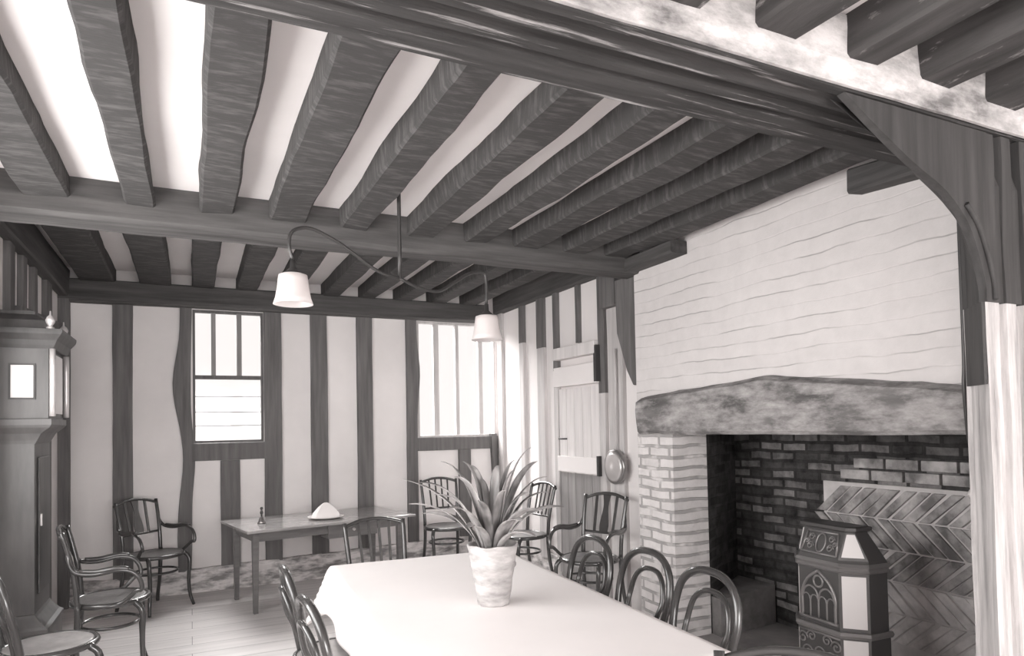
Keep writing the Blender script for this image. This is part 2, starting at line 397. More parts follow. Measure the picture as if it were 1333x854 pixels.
# ------------------------------------------------------------------ ceiling timbers
ORD = ['first','second','third','fourth','fifth','sixth','seventh','eighth','ninth','tenth','eleventh','twelfth']
def joists(spans, y0, y1, z0, z1, mat, grp, lab, seed, wob):
    for i, (a, b) in enumerate(spans):
        m = MB(); h = z1-z0
        m.timber(((a+b)/2, y0, z0+h/2+.004), ((a+b)/2, y1, z0+h/2+.004), b-a, h+.012, (1,0,0), seed+i, wob, .10, .012)
        tag(m.build('ceiling_joist', mat), lab % ORD[i], 'joist', grp)
joists([(-.76,-.555),(-.315,-.17),(.045,.224),(.407,.61),(.81,.97),(1.215,1.40),(1.60,1.772),(1.955,2.16),(2.34,2.53),(2.685,2.87)], 1.80, 4.10, 2.70, 2.815, M['joist'], 'joists of the middle ceiling bay',
       'dark rough oak joist in the middle ceiling bay, %s counted from the clock side', 10, .016)
joists([(-.87,-.60),(-.41,-.16),(.012,.205),(.40,.58),(.77,.955),(1.2,1.37),(1.57,1.74),(1.95,2.12),(2.32,2.50),(2.70,2.86)], 4.16, YB, 2.83, 2.965, M['joist'], 'joists of the far ceiling bay',
       'grey brown oak joist beyond the cross beam, %s counted from the left wall', 40, .012)
joists([(.03,.20),(.41,.58),(.79,.96),(1.17,1.345),(1.56,1.74),(1.965,2.13),(2.335,2.52),(2.735,2.93)], YF, 1.52, 2.70, 2.85, M['near_joist'], 'joists of the near ceiling bay',
       'flaking whitewashed joist in the near ceiling bay, %s counted from the left', 70, .012)
# strip closing the ceiling joints above the beams
b = MB(); b.timber((XL-.1, 4.13, 2.72), (XC+.1, 4.13, 2.72), .22, .24, (0,1,0), 3, .010, .15, .022)
tag(b.build('cross_beam', M['wood_x']), 'plain dark oak cross beam spanning the room above the lamp', 'beam')
cb = MB().box(XL, XC, 4.12, 4.22, 2.78, 2.97)
struct('trim_1', cb, M['wood_x'], 'timber infill above the cross beam', 'trim')
# the moulded bridging beam
bb = empty('moulded_beam', (0,0,0), 0, 'heavy moulded beam with flaking limewash crossing the top of the picture', 'beam')
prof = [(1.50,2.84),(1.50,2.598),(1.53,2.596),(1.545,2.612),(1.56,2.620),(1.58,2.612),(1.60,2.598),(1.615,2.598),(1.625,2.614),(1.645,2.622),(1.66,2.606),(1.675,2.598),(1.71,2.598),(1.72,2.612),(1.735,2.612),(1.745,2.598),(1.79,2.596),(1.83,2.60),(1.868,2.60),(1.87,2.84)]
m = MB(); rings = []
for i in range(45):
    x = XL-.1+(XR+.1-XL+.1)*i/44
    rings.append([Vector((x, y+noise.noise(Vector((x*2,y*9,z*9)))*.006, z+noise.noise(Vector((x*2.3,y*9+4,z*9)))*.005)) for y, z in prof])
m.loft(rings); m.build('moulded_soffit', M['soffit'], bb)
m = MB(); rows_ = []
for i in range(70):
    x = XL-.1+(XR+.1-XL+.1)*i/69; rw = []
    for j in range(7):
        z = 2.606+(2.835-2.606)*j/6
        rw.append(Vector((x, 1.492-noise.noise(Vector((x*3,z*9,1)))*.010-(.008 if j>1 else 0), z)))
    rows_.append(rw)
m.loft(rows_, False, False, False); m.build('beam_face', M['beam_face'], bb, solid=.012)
# wall plates
p = MB(); p.timber((XL, YB-.05, 2.745), (XR-.15, YB-.05, 2.745), .11, .20, (0,1,0), 5, .006, .2, .012); p.box(XL, XR-.02, YB-.125, YB-.10, 2.66, 2.685)
tag(p.build('wall_plate', M['wood_x']), 'long timber plate along the top of the back wall over the windows', 'timber')
p = MB(); p.timber((XL+.04, 4.3, 2.80), (XL+.04, YB-.1, 2.80), .09, .24, (1,0,0), 6, .006, .2, .012)
tag(p.build('wall_plate', M['wood_y']), 'timber plate along the top of the left wall over the clock', 'timber')
p = MB(); p.timber((XR-.03, 4.2, 2.86), (XR-.03, YB-.1, 2.86), .10, .24, (1,0,0), 7, .006, .2, .012)
tag(p.build('wall_plate', M['wood_y']), 'timber plate along the top of the right wall over the plank door', 'timber')

# ------------------------------------------------------------------ wall timbers
def stud_back(x0, x1, z0, z1, lab, seed, mat='wood_z', wfun=None, wob=.006):
    m = MB(); m.timber(((x0+x1)/2, YB-.012, z0), ((x0+x1)/2, YB-.012, z1), x1-x0, .05, (1,0,0), seed, wob, .1, .004, wfun)
    return tag(m.build('wall_stud', M[mat]), lab, 'stud')
stud_back(-.63,-.475,.18,2.66,'upright dark stud in the back wall behind the far left armchair',1)
def curvy(t):     # t from foot to head
    return (-.035*math.exp(-((t-.70)/.14)**2) + .03*math.exp(-((t-.42)/.12)**2) - .02*(1-t), 1 + .55*math.exp(-((t-.70)/.13)**2) + .25*math.exp(-((t-.15)/.16)**2))
stud_back(-.085,.012,.2,2.66,'crooked swelling stud left of the three light window',2,wfun=curvy)
stud_back(.645,.805,.22,2.66,'broad upright stud right of the three light window',3)
stud_back(1.085,1.25,.24,2.66,'upright stud over the middle of the long side table',4)
stud_back(1.55,1.71,.26,2.66,'upright stud over the right end of the side table',5)
stud_back(2.085,2.2,.27,2.66,'upright stud bordering the left of the corner window',6,wfun=lambda t:(.02*math.exp(-((t-.75)/.12)**2)-.01, 1+.3*math.exp(-((t-.75)/.12)**2)))
stud_back(.25,.42,.2,1.21,'short stud below the three light window',7)
stud_back(2.66,2.80,.27,1.235,'short stud below the corner window',8)
def rail_back(x0, x1, z0, z1, lab, seed):
    m = MB(); m.timber((x0, YB-.014, (z0+z1)/2), (x1, YB-.014, (z0+z1)/2), z1-z0, .056, (0,0,1), seed, .004, .1, .004)
    return tag(m.build('wall_rail', M['wood_z']), lab, 'rail')
rail_back(.005,.65,1.215,1.378,'horizontal rail under the three light window',9)
rail_back(2.19,3.13,1.235,1.375,'horizontal rail under the corner window',10)
m = MB(); pts = [(3.09,1.40),(3.10,1.2),(3.115,.9),(3.125,.6),(3.13,.28)]
m.loft([[Vector((x-.05,YB-.06,z)),Vector((x+.02,YB-.06,z)),Vector((x+.02,YB,z)),Vector((x-.05,YB,z))] for x,z in pts])
tag(m.build('corner_brace', M['wood_z']), 'curved dark brace in the right corner below the window rail', 'brace')
m = MB(); m.timber((XL+.03, YB-.06, 0), (XL+.03, YB-.06, 2.7), .10, .12, (1,0,0), 11, .006)
tag(m.build('corner_post', M['wood_z']), 'dark post in the far left corner behind the clock', 'post')
for k, (a, b, lab) in enumerate([(4.98,5.12,'narrow dark stud in the left wall right above the clock hood'),(5.35,5.46,'second narrow stud in the left wall beyond the clock'),(5.70,5.80,'third narrow stud in the left wall near the corner'),(6.15,6.35,'broad stud in the left wall next to the corner post')]):
    m = MB(); m.timber((XL+.012,(a+b)/2,0),(XL+.012,(a+b)/2,2.7),b-a,.05,(0,1,0),20+k,.005,.1,.004)
    tag(m.build('wall_stud', M['wood_z']), lab, 'stud')
m = MB(); m.timber((XL+.018,5.30,2.26),(XL+.018,6.8,2.36),.15,.05,(0,0,1),25,.005,.1,.004)
tag(m.build('wall_rail', M['wood_z']), 'dark rail across the left wall beyond the clock', 'rail')
# right wall studs: dark heads, lower lengths painted pale for window glare
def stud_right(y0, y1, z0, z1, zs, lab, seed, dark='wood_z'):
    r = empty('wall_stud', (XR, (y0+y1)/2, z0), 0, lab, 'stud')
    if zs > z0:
        m = MB(); m.timber((-.012,0,0),(-.012,0,zs-z0),y1-y0,.05,(0,1,0),seed,.005,.1,.004); m.build('glare_pale_length', M['wood_pale'], r)
    m = MB(); m.timber((-.012,0,max(zs-z0,0)),(-.012,0,z1-z0),y1-y0,.05,(0,1,0),seed,.005,.1,.004); m.build('upper_length', M[dark], r)
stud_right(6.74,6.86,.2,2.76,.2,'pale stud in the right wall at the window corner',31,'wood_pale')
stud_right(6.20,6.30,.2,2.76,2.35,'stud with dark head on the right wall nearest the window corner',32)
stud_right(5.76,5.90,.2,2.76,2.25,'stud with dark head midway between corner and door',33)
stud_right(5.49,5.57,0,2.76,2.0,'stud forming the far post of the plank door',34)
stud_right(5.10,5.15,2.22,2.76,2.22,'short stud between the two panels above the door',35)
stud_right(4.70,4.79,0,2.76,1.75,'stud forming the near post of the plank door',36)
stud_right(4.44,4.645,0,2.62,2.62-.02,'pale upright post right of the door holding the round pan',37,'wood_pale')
m = MB(); m.box(XR-.10, XR, 4.44, 4.66, 2.44, 2.70)
tag(m.build('post_corbel', M['wood_z'], bevel=.01), 'dark corbel block at the head of the pale post', 'corbel')
m = MB(); m.loft([[Vector((XC+.02,4.12,z)),Vector((XC+.02,4.12+w_,z)),Vector((XR,4.12+w_,z)),Vector((XR,4.12,z))] for z,w_ in ((1.78,.05),(1.9,.13),(2.2,.25),(2.62,.27))])
tag(m.build('beam_bracket', M['wood_z'], bevel=.008), 'tapering dark bracket under the cross beam beside the chimney', 'bracket')

# plank door and the boards above it
d = empty('door_1', (XR, 5.14, 0), 0, 'old plank door with pale ledges in the right wall', 'door', None, 'structure')
m = MB()
for k in range(5):
    a = -.345+.138*k; m.box(-.03, -.002, a+.003, a+.135, .01, 1.05)
m.build('lower_planks', M['door_grey'], d, bevel=.003)
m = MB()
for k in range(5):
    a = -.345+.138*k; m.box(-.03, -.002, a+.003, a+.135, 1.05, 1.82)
m.build('upper_planks', M['door_pale'], d, bevel=.003)  # upper planks painted pale for overexposure, lower ones keep the grey
MB().box(-.055,-.03,-.345,.345,1.06,1.20).build('ledge', M['plaster_white'], d, bevel=.004)
MB().box(-.05,-.03,-.345,.345,.12,.22).build('ledge', M['door_grey'], d, bevel=.004)
MB().box(-.075,-.005,-.36,.36,1.84,2.02).build('door_head', M['plaster_white'], d, bevel=.006)
MB().box(-.085,-.005,-.36,.36,2.09,2.20).build('door_hood', M['door_pale'], d, bevel=.006)
MB().box(-.08,-.004,-.385,-.345,1.85,2.16).build('hinge_block', M['black'], d)
MB().box(-.07,-.004,-.375,-.345,1.05,1.22).build('hinge_block', M['black'], d)
m = MB(); m.tube([(-.05,.30,1.36),(-.075,.28,1.36),(-.075,.19,1.36),(-.05,.17,1.36)],.008,6,sub=3); m.build('latch', M['black'], d)

# lintel over the fire
m = MB(); tp = [(4.03,1.675),(3.9,1.69),(3.5,1.715),(3.1,1.735),(2.9,1.752),(2.78,1.752),(2.6,1.728),(2.3,1.70),(2.0,1.665),(1.76,1.635),(1.66,1.622)]
rings = []; P = catmull([(0,y,z) for y,z in tp], 4)
for q in P:
    y = q.y; zb = 1.415+noise.noise(Vector((y*3,0,0)))*.012-(.015*(y-2.7)*.2); n1 = noise.noise(Vector((y*4,5,1)))*.014; zt = q.z+noise.noise(Vector((y*9,2,2)))*.007
    rings.append([Vector((XC-.05+n1,y,zb+.02)),Vector((XC-.03+n1,y,zb)),Vector((XC+.30,y,zb)),Vector((XC+.30,y,zt)),Vector((XC-.01,y,zt)),Vector((XC-.06+n1*.7,y,zt-.03)),Vector((XC-.07-n1*.6,y,(zt+zb)/2+.04)),Vector((XC-.06+n1,y,zb+.09))])
m.loft(rings)
tag(m.build('fireplace_lintel', M['lintel']), 'massive rough timber lintel over the fireplace opening', 'lintel')
# stubs of old timber in the chimney head
m = MB(); m.timber((XC-.06,4.06,2.655),(XC-.06,3.50,2.665),.16,.085,(1,0,0),51,.008)
tag(m.build('timber_stub', M['wood_y']), 'dark timber stub at the top left of the brick breast', 'timber')
m = MB(); m.timber((XC-.04,1.86,2.64),(XC-.04,2.20,2.66),.13,.12,(1,0,0),52,.012)
tag(m.build('timber_stub', M['wood_y']), 'broken timber stub at the top right of the brick breast', 'timber')

# moulded post and arch brace at the right edge
pr = empty('moulded_post', (0,0,0), 0, 'tall moulded oak post at the right edge carrying the arch brace', 'post')
PX, PY, FX, FYY = 2.74, 1.51, 2.86, 1.645           # near and far edge of the splay
def post(z0, z1, name, mat, inset=0):
    o = [(PX+inset,PY),(PX+.085,PY),(PX+.095,PY+.02),(PX+.115,PY+.02),(PX+.125,PY-.005),(PX+.19,PY-.005),(PX+.20,PY+.03),(PX+.24,PY+.03),(PX+.25,PY-.01),(3.16,PY-.01),(3.16,FYY+.02),(FX,FYY+.02),(FX,FYY)]
    rings = []
    n = 14
    for i in range(n+1):
        z = z0+(z1-z0)*i/n
        lean = (z-1.5)*-.0
        rings.append([Vector((x+lean+noise.noise(Vector((z*3,x*8,y*8)))*.006, y+noise.noise(Vector((z*3,x*8+5,y*8)))*.005, z)) for x, y in o])
    m = MB(); m.loft(rings); return m.build(name, mat, pr)
ZB = 1.935
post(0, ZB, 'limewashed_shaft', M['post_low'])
post(ZB, 2.594, 'post_head', M['post_dark'], .0)
m = MB(); e_ = Vector((-(FYY-PY), FX-PX, 0)).normalized()*.008
m.hexa([Vector((PX,PY+.004,1.62))-e_*0, Vector((FX,FYY+.004,1.62)), Vector((FX,FYY+.004,1.62))+e_*1.4, Vector((PX,PY+.004,1.62))+e_*1.4, Vector((PX,PY+.004,ZB)), Vector((FX,FYY+.004,ZB)), Vector((FX,FYY+.004,ZB))+e_*1.4, Vector((PX,PY+.004,ZB))+e_*1.4]); m.build('splay_board', M['post_dark'], pr)
near = [(1.98,2.594),(2.15,2.50),(2.33,2.41),(2.49,2.345),(2.58,2.285),(2.65,2.215),(2.70,2.115),(2.738,2.0),(2.742,ZB)]
far =  [(2.15,2.594),(2.35,2.53),(2.537,2.453),(2.62,2.415),(2.70,2.374),(2.76,2.335),(2.82,2.288),(2.852,2.22),(2.862,ZB)]
m = MB(); rings = []
nr = catmull([(x,PY+.003,z) for x,z in near],4); fr = catmull([(x,FYY+.004,z) for x,z in far],4)
for i_, (a, b) in enumerate(zip(nr, fr)):
    q_ = max(0, 1-i_/9); a = a+Vector((0,.05*q_,0)); b = b+Vector((0,-.05*q_,0))
    rings.append([a, b, Vector((2.99, b.y, b.z+.004)), Vector((2.99, a.y, a.z+.004))])
m.loft(rings)
m.prism([(x,z) for x,z in [(p_.x,p_.z) for p_ in nr]]+[(2.78,ZB),(2.78,2.594),(2.2,2.594)], Matrix(((1,0,0,0),(0,0,1,PY-.004),(0,1,0,0),(0,0,0,1))), .03)
m.build('arch_brace', M['post_dark'], pr)
m = MB(); rg = [(x+.045,PY-.008,z+.01) for x,z in near[4:]]; m.tube(rg,.012,6,sub=4); m.build('brace_moulding', M['post_dark'], pr)
# gas pipe beside the post
g = empty('gas_pipe', (XC-.035, 1.713, 0), 0, 'thin iron gas pipe with a tap running down beside the moulded post', 'pipe')
MB().tube([(0,0,.002),(0,0,.4),(0,.005,.8),(0,0,1.3),(-.045,-.015,1.44),(-.085,-.03,1.62),(-.085,-.035,1.75),(-.085,-.035,2.2),(-.085,-.035,2.58)],.009,8,sub=5).build('pipe_run', M['pipe'], g)
MB().lathe([(0,-.02),(.014,-.018),(.022,0),(.014,.018),(0,.02)],12,Matrix.Translation((0,0,1.17))).build('tap', M['gilt'], g)

# ------------------------------------------------------------------ chairs
def seat_rim(rx, ry, z, h=.035, rr=.017):
    m = MB(); ring = [(rx*math.cos(2*PI*k/20), ry*math.sin(2*PI*k/20), z) for k in range(20)]
    m.tube(ring, rr, 8, True, 2); return m
def seat_panel(rx, ry, z):
    m = MB(); m.lathe([(0,z-.004),(.6,z-.003),(1,z+.002),(1,z+.010),(.95,z+.012),(.55,z+.006),(0,z+.004)],28,None,(rx,ry)); return m
def legs(root, rx, ry, z, splay=.028):
    for sx in (-1,1):
        m = MB(); m.tube([(sx*rx*.80,ry*.62,z),(sx*rx*.90,ry*.82,z-.06),(sx*(rx*.86),ry*.82,z*.5),(sx*(rx*.86+.01),ry*.85,z*.2),(sx*(rx*.86+splay),ry*.85+splay*.8,.0)],lambda t:.019-.006*t,8,sub=4); m.build('leg', M['bent'], root)
def rear_legs(root, x, y, z, splay=.06):
    for sx in (-1,1):
        m = MB(); m.tube([(sx*x,y,z+.02),(sx*x,y-.002,z-.1),(sx*(x+.004),y-.015,z*.5),(sx*(x+.012),y-.05,z*.15),(sx*(x+.018),y-splay,0)],lambda t:.0175-.003*t,8,sub=4); m.build('leg', M['bent'], root)
def hoop_chair(top=.87):
    r = empty('bentwood_chair'); z = .455; rx = ry = .20
    st = seat_rim(rx, ry, z).build('seat', M['bent'], r); seat_panel(rx-.012, ry-.012, z+.002).build('seat_panel', M['cane_pale'], st)
    legs(r, rx, ry, z); rear_legs(r, .165, -.155, z)
    def hoop(hw, t, rr, name, yb):
        pts = [(-hw*.86,yb,z),(-hw*.93,yb-.025,z+.12),(-hw,yb-.055,z+(t-z)*.58),(-hw*.86,yb-.075,z+(t-z)*.83),(-hw*.5,yb-.088,z+(t-z)*.965),(0,yb-.092,t)]
        pts += [(-x,y,q) for x,y,q in pts[-2::-1]]
        MB().tube(pts,rr,8,sub=5).build(name, M['bent'], r)
    hoop(.195, top, .0175, 'back_hoop', -.155); hoop(.125, top-.085, .0125, 'inner_hoop', -.165)
    m = MB(); m.tube([(.155*math.cos(2*PI*k/16), .15*math.sin(2*PI*k/16), .235) for k in range(16)],.011,6,True,2); m.build('leg_ring', M['bent'], r)
    return r
def square_chair(top=.92, arms=False, rx=.215, ry=.205, splat=True):
    r = empty('bentwood_armchair' if arms else 'rail_back_chair'); z = .455
    st = seat_rim(rx, ry, z).build('seat', M['bent'], r); seat_panel(rx-.012, ry-.012, z+.002).build('seat_panel', M['cane'], st)
    legs(r, rx, ry, z)
    rear_legs(r, .175, -.165, z)
    for sx in (-1,1):
        m = MB(); m.tube([(sx*.175,-.165,z-.01),(sx*.178,-.178,z+.15),(sx*.186,-.208,z+.3),(sx*.192,-.245,top)],lambda t:.0165-.002*t,8,sub=4); m.build('back_post', M['bent'], r)
    m = MB(); m.tube([(-.200,-.247,top-.030),(-.15,-.256,top-.012),(-.08,-.266,top+.006),(0,-.27,top+.012),(.08,-.266,top+.006),(.15,-.256,top-.012),(.200,-.247,top-.030)],.013,8,sub=4); m.build('crest_rail', M['bent'], r)
    m = MB(); m.tube([(-.180,-.182,z+.17),(0,-.198,z+.165),(.180,-.182,z+.17)],.010,8,sub=4); m.build('back_rail', M['bent'], r)
    def pt(t, x): return Vector((x, -.194-.072*t, z+.165+(top-z-.165)*t))
    for x, wd in ((-.085,.022),(0,.062),(.085,.022)) if splat else ((-.09,.016),(-.03,.016),(.03,.016),(.09,.016)):
        m = MB(); rings = []
        for i in range(13):
            t = i/12; ww = wd*(1+(.30*math.sin(t*PI*2.0+.4) if wd > .04 else 0))/2; c_ = pt(t, x*(1+.12*t))
            rings.append([c_+Vector((-ww,-.004,0)),c_+Vector((ww,-.004,0)),c_+Vector((ww,.004,0)),c_+Vector((-ww,.004,0))])
        m.loft(rings); m.build('splat' if wd > .04 else 'back_slat', M['bent'], r)
    if arms:
        for sx in (-1,1):
            m = MB(); m.tube([(sx*.187,-.215,top-.13),(sx*.195,-.205,top-.185),(sx*.215,-.17,top-.235),(sx*.235,-.08,top-.25),(sx*.25,.03,top-.235),(sx*.255,.11,top-.25),(sx*.255,.155,top-.30),(sx*.25,.165,top-.36),(sx*.24,.135,z+.075),(sx*.222,.075,z+.02),(sx*.212,.03,z+.0)],.0135,8,sub=5)
            a = m.build('arm', M['bent'], r)
            q = MB(); q.tube([(sx*.218,-.15,top-.228),(sx*.238,-.06,top-.234),(sx*.252,.04,top-.222),(sx*.256,.10,top-.232)],lambda t:.016-.006*abs(t-.5),8,sub=4); q.build('arm_pad', M['bent'], a)
    m = MB(); m.tube([(.175*math.cos(2*PI*k/16), .16*math.sin(2*PI*k/16), .315) for k in range(16)],.010,6,True,2); m.build('leg_ring', M['bent'], r)
    return r
used = {}
def place(kind, x, y, rdeg, label, cat, group, top=None, s=1.0):
    key = (kind,)
    if key not in used:
        o = used[key] = {'hoop': lambda: hoop_chair(), 'arm': lambda: square_chair(.90, True), 'side': lambda: square_chair(.90, False, splat=False)}[kind]()
    else:
        o = copy_tree(used[key])
    o.location = (x, y, 0); o.rotation_euler = (0, 0, math.radians(rdeg)); o.scale = (1, 1, s)
    return tag(o, label, cat, group)
TG = 'bentwood chairs drawn up to the dining table'
place('hoop', 1.74, 3.13, 90, 'double hoop bentwood chair at the far right of the white table, before the rail armchair', 'chair', TG)
place('hoop', 1.76, 2.675, 90, 'double hoop bentwood chair at the middle of the right side of the white table', 'chair', TG)
place('hoop', 1.71, 2.20, 88, 'double hoop bentwood chair on the right of the white table nearest the iron stove', 'chair', TG)
place('hoop', .62, 3.18, -90, 'bentwood chair seen edge on at the far left corner of the white table', 'chair', TG)
place('hoop', .62, 2.58, -86, 'bentwood chair against the left side of the white table, cut by the bottom edge', 'chair', TG)
place('side', 1.07, 4.02, 184, 'rail back chair at the far end of the white table before the side table', 'chair', 'chairs with rail backs', .90)
place('side', 2.33, 6.45, 178, 'rail back chair standing under the corner window behind the potted plant', 'chair', 'chairs with rail backs', s=1.045)
place('side', 2.78, 5.62, 96, 'rail back chair against the right wall left of the plank door', 'chair', 'chairs with rail backs', s=1.03)
AG = 'bentwood armchairs along the walls'
place('arm', -.275, 6.47, -139.5, 'bentwood armchair in front of the back wall left of the side table', 'armchair', AG)
place('arm', 2.73, 4.38, 113, 'bentwood armchair beside the whitewashed pier and plank door', 'armchair', AG, s=1.03)
place('arm', -.455, 4.88, -86, 'bentwood armchair standing in front of the longcase clock', 'armchair', AG, s=1.02)
place('hoop', -.635, 4.00, -66, 'round seated bentwood chair at the lower left before the clock', 'chair', 'bentwood chairs away from the table')
place('side', 1.17, 1.06, 129, 'rail back chair by the near corner of the white table with only its crest showing', 'chair', 'chairs with rail backs')

# ------------------------------------------------------------------ dining table and cloth
TC = Vector((1.125, 2.695, 0)); TR = math.radians(-3.2); TW, TL, TZ = 1.0, 2.02, .75
t = empty('dining_table', TC, TR, 'long dining table hidden under the white cloth', 'table')
MB().box(-TW/2+.01,TW/2-.01,-TL/2+.01,TL/2-.01,TZ-.035,TZ-.006).build('table_top', M['table_wood'], t)
MB().box(-.40,.40,-.9,.9,TZ-.13,TZ-.036).build('apron', M['table_wood'], t)
for sx in (-1,1):
    for sy in (-1,1):
        MB().tube([(sx*.37,sy*.86,TZ-.04),(sx*.37,sy*.86,.4),(sx*.37,sy*.86,.0)],lambda q:.036-.012*q,10,sub=3).build('leg', M['table_wood'], t)
dr = .27; nx, ny = 64, 110
m = MB(); g = []
for i in range(nx+1):
    row = []
    for j in range(ny+1):
        u = -TW/2-dr+(TW+2*dr)*i/nx; v = -TL/2-dr+(TL+2*dr)*j/ny
        eu = max(0, abs(u)-TW/2); ev = max(0, abs(v)-TL/2); su = 1 if u > 0 else -1; sv = 1 if v > 0 else -1
        x = max(-TW/2, min(TW/2, u)); y = max(-TL/2, min(TL/2, v))
        drop = math.hypot(eu, ev) if eu and ev else eu+ev
        z = TZ; rnd = .012
        if drop > 0:
            z = TZ - max(0, drop-.004); k = min(1, drop/.03)
            fold = .012*math.sin(v*13+math.sin(v*4)) if eu > ev else .012*math.sin(u*15+1)
            fl = drop/dr
            cor = min(eu, ev)
            if eu: x += su*(.012*k + .02*fl*.5 + fold*fl + .42*cor*(1 if ev else 0))
            if ev: y += sv*(.012*k + .02*fl*.5 + (fold if not eu else 0)*fl + .42*cor*(1 if eu else 0))
        else:
            z = TZ + .0008*noise.noise(Vector((u*5,v*5,0)))
        row.append(Vector((x,y,z)))
    g.append(row)
m.loft(g, False, False, True)
cl = m.build('tablecloth', M['cloth'], None, solid=.003); cl.location = TC+Vector((0,0,.002)); cl.rotation_euler = (0,0,TR)
tag(cl, 'white cloth spread over the long dining table in the foreground', 'tablecloth')

# ------------------------------------------------------------------ potted plant
P0 = Vector((1.137, 2.585, TZ+.004))
pt = empty('potted_plant', P0, 0, 'strap leaved plant in a pale wrapped pot on the white cloth', 'plant')
m = MB(); rings = []
for zz, rr in ((0,.064),(.01,.066),(.06,.074),(.11,.082),(.145,.088),(.155,.094),(.165,.095),(.172,.091),(.21,.099),(.245,.106),(.25,.104),(.246,.100),(.215,.094)):
    rings.append([Vector((math.cos(2*PI*k/28)*(rr+.003*math.sin(k*2.1+zz*60)), math.sin(2*PI*k/28)*(rr+.003*math.sin(k*2.1+zz*60)), zz+.003*math.sin(k*1.3)*(zz>.1))) for k in range(28)])
m.loft(rings, True, True, True); m.build('flower_pot', M['pot'], pt)
MB().lathe([(0,.20),(.094,.20),(.095,.215),(.05,.222),(0,.225)],24).build('soil', M['soil'], pt)
# leaves are laid out in the picture's left/right and towards/away directions of the place
YAW = math.radians(25.623); RT = Vector((math.cos(YAW),-math.sin(YAW),0)); FW = Vector((math.sin(YAW),math.cos(YAW),0))
LV = [(-.37,.0,.34,.050,.26),(-.36,.08,.24,.042,.06),(-.29,-.10,.36,.055,.02),(-.31,.12,.20,.045,-.06),(-.22,.08,.44,.048,.02),(-.15,-.06,.38,.055,.0),(-.10,.12,.42,.045,.0),(-.05,.05,.36,.04,.0),
      (.03,.06,.42,.048,0),(.06,-.10,.32,.052,0),(.10,.10,.44,.045,0),(.17,.0,.49,.055,.12),(.20,.12,.42,.045,.12),(.25,.05,.30,.045,-.08),(.21,-.12,.24,.06,-.10),(.13,-.16,.20,.07,-.08),(.30,-.05,.24,.045,-.04),(-.17,-.18,.26,.05,-.04),(-.05,-.15,.28,.05,.0),
      (.16,-.05,.30,.05,.0),(-.24,-.02,.30,.045,-.02),(.24,.10,.36,.04,.0),(-.12,.02,.44,.04,.04),(.10,-.04,.40,.045,.02),(.18,-.18,.14,.06,-.1),(-.10,-.2,.18,.055,-.06)]
random.seed(8)
for i, (lx, ly, lz, wd, up) in enumerate(LV):
    base = RT*(lx*.12)+FW*(ly*.12)+Vector((0,0,.21)); tip = RT*lx+FW*ly+Vector((0,0,.215+lz*.92+up*.1-.03)); mid = RT*(lx*.42)+FW*(ly*.42)+Vector((0,0,.225+lz*(.80-up*.3)))
    C_ = [base.lerp(mid, q/14).lerp(mid.lerp(tip, q/14), q/14) for q in range(15)]
    sd = Vector((-ly, lx, 0)); sd = (RT*sd.x+FW*sd.y); sd = sd.normalized() if sd.length > .01 else RT
    rings = []
    for q, c_ in enumerate(C_):
        f = q/14; ww = wd*.46*(math.sin(PI*min(1,(.12+f*.88)))**.75)*(1 if f < .97 else .4); tl = (C_[min(14,q+1)]-C_[max(0,q-1)]).normalized(); nn = tl.cross(sd).normalized()
        tw = .5*math.sin(i*1.7)*f; s2 = sd*math.cos(tw)+nn*math.sin(tw)
        rings.append([c_-s2*ww+nn*ww*.28, c_-s2*ww*.5+nn*ww*.06, c_, c_+s2*ww*.5+nn*ww*.06, c_+s2*ww+nn*ww*.28])
    m = MB(); m.loft(rings, False, False, True); m.build('leaf', M['leaf'], pt, solid=.0016)

# ------------------------------------------------------------------ side table and what stands on it
SA = math.radians(11); ST = empty('side_table', (1.05, 6.28, 0), SA, 'long plain side table with a drawer along the back wall', 'table')
SL, SD, SH = 1.50, .86, .69
MB().box(-SL/2,SL/2,-SD/2,SD/2,SH-.022,SH).build('table_top', M['table_top'], ST, bevel=.004)
MB().box(-SL/2+.10,SL/2-.10,-SD/2+.13,-SD/2+.15,SH-.11,SH-.023).build('apron', M['table_wood'], ST)
MB().box(-SL/2+.10,SL/2-.10,SD/2-.15,SD/2-.13,SH-.11,SH-.023).build('apron', M['table_wood'], ST)
MB().box(-SL/2+.09,-SL/2+.11,-SD/2+.15,SD/2-.15,SH-.11,SH-.023).build('apron', M['table_wood'], ST)
MB().box(SL/2-.11,SL/2-.09,-SD/2+.15,SD/2-.15,SH-.11,SH-.023).build('apron', M['table_wood'], ST)
d_ = MB().box(-.04,.42,-SD/2+.115,-SD/2+.30,SH-.155,SH-.03).build('drawer', M['table_wood'], ST, bevel=.004)
MB().lathe([(0,0),(.012,0),(.014,.02),(0,.026)],10,Matrix.Translation((.19,-SD/2+.115,SH-.09)) @ Matrix.Rotation(PI/2,4,'X')).build('knob', M['gilt'], d_)
for sx in (-1,1):
    for sy in (-1,1):
        x_, y_ = sx*(SL/2-.10), sy*(SD/2-.14)
        m = MB(); m.loft([[Vector((x_+a*k,y_+b_*k,z)) for a,b_ in ((-1,-1),(1,-1),(1,1),(-1,1))] for z,k in ((0,.017),(SH-.12,.024),(SH-.023,.025))]); m.build('leg', M['table_wood'], ST)
def on_side(lx, ly): return ST.matrix_basis @ Vector((lx, ly, SH))
import mathutils
Rz = Matrix.Rotation(SA,4,'Z')
def sidept(lx, ly): return Vector((1.05,6.28,0)) + Rz @ Vector((lx,ly,SH))
q = empty('hand_bell', sidept(-.52,-.02), 0, 'small dark hand bell standing near the left end of the side table', 'bell')
MB().lathe([(.0,.0),(.034,.0),(.036,.006),(.026,.022),(.020,.045),(.010,.058),(0,.06)],18).build('bell', M['copper'], q)
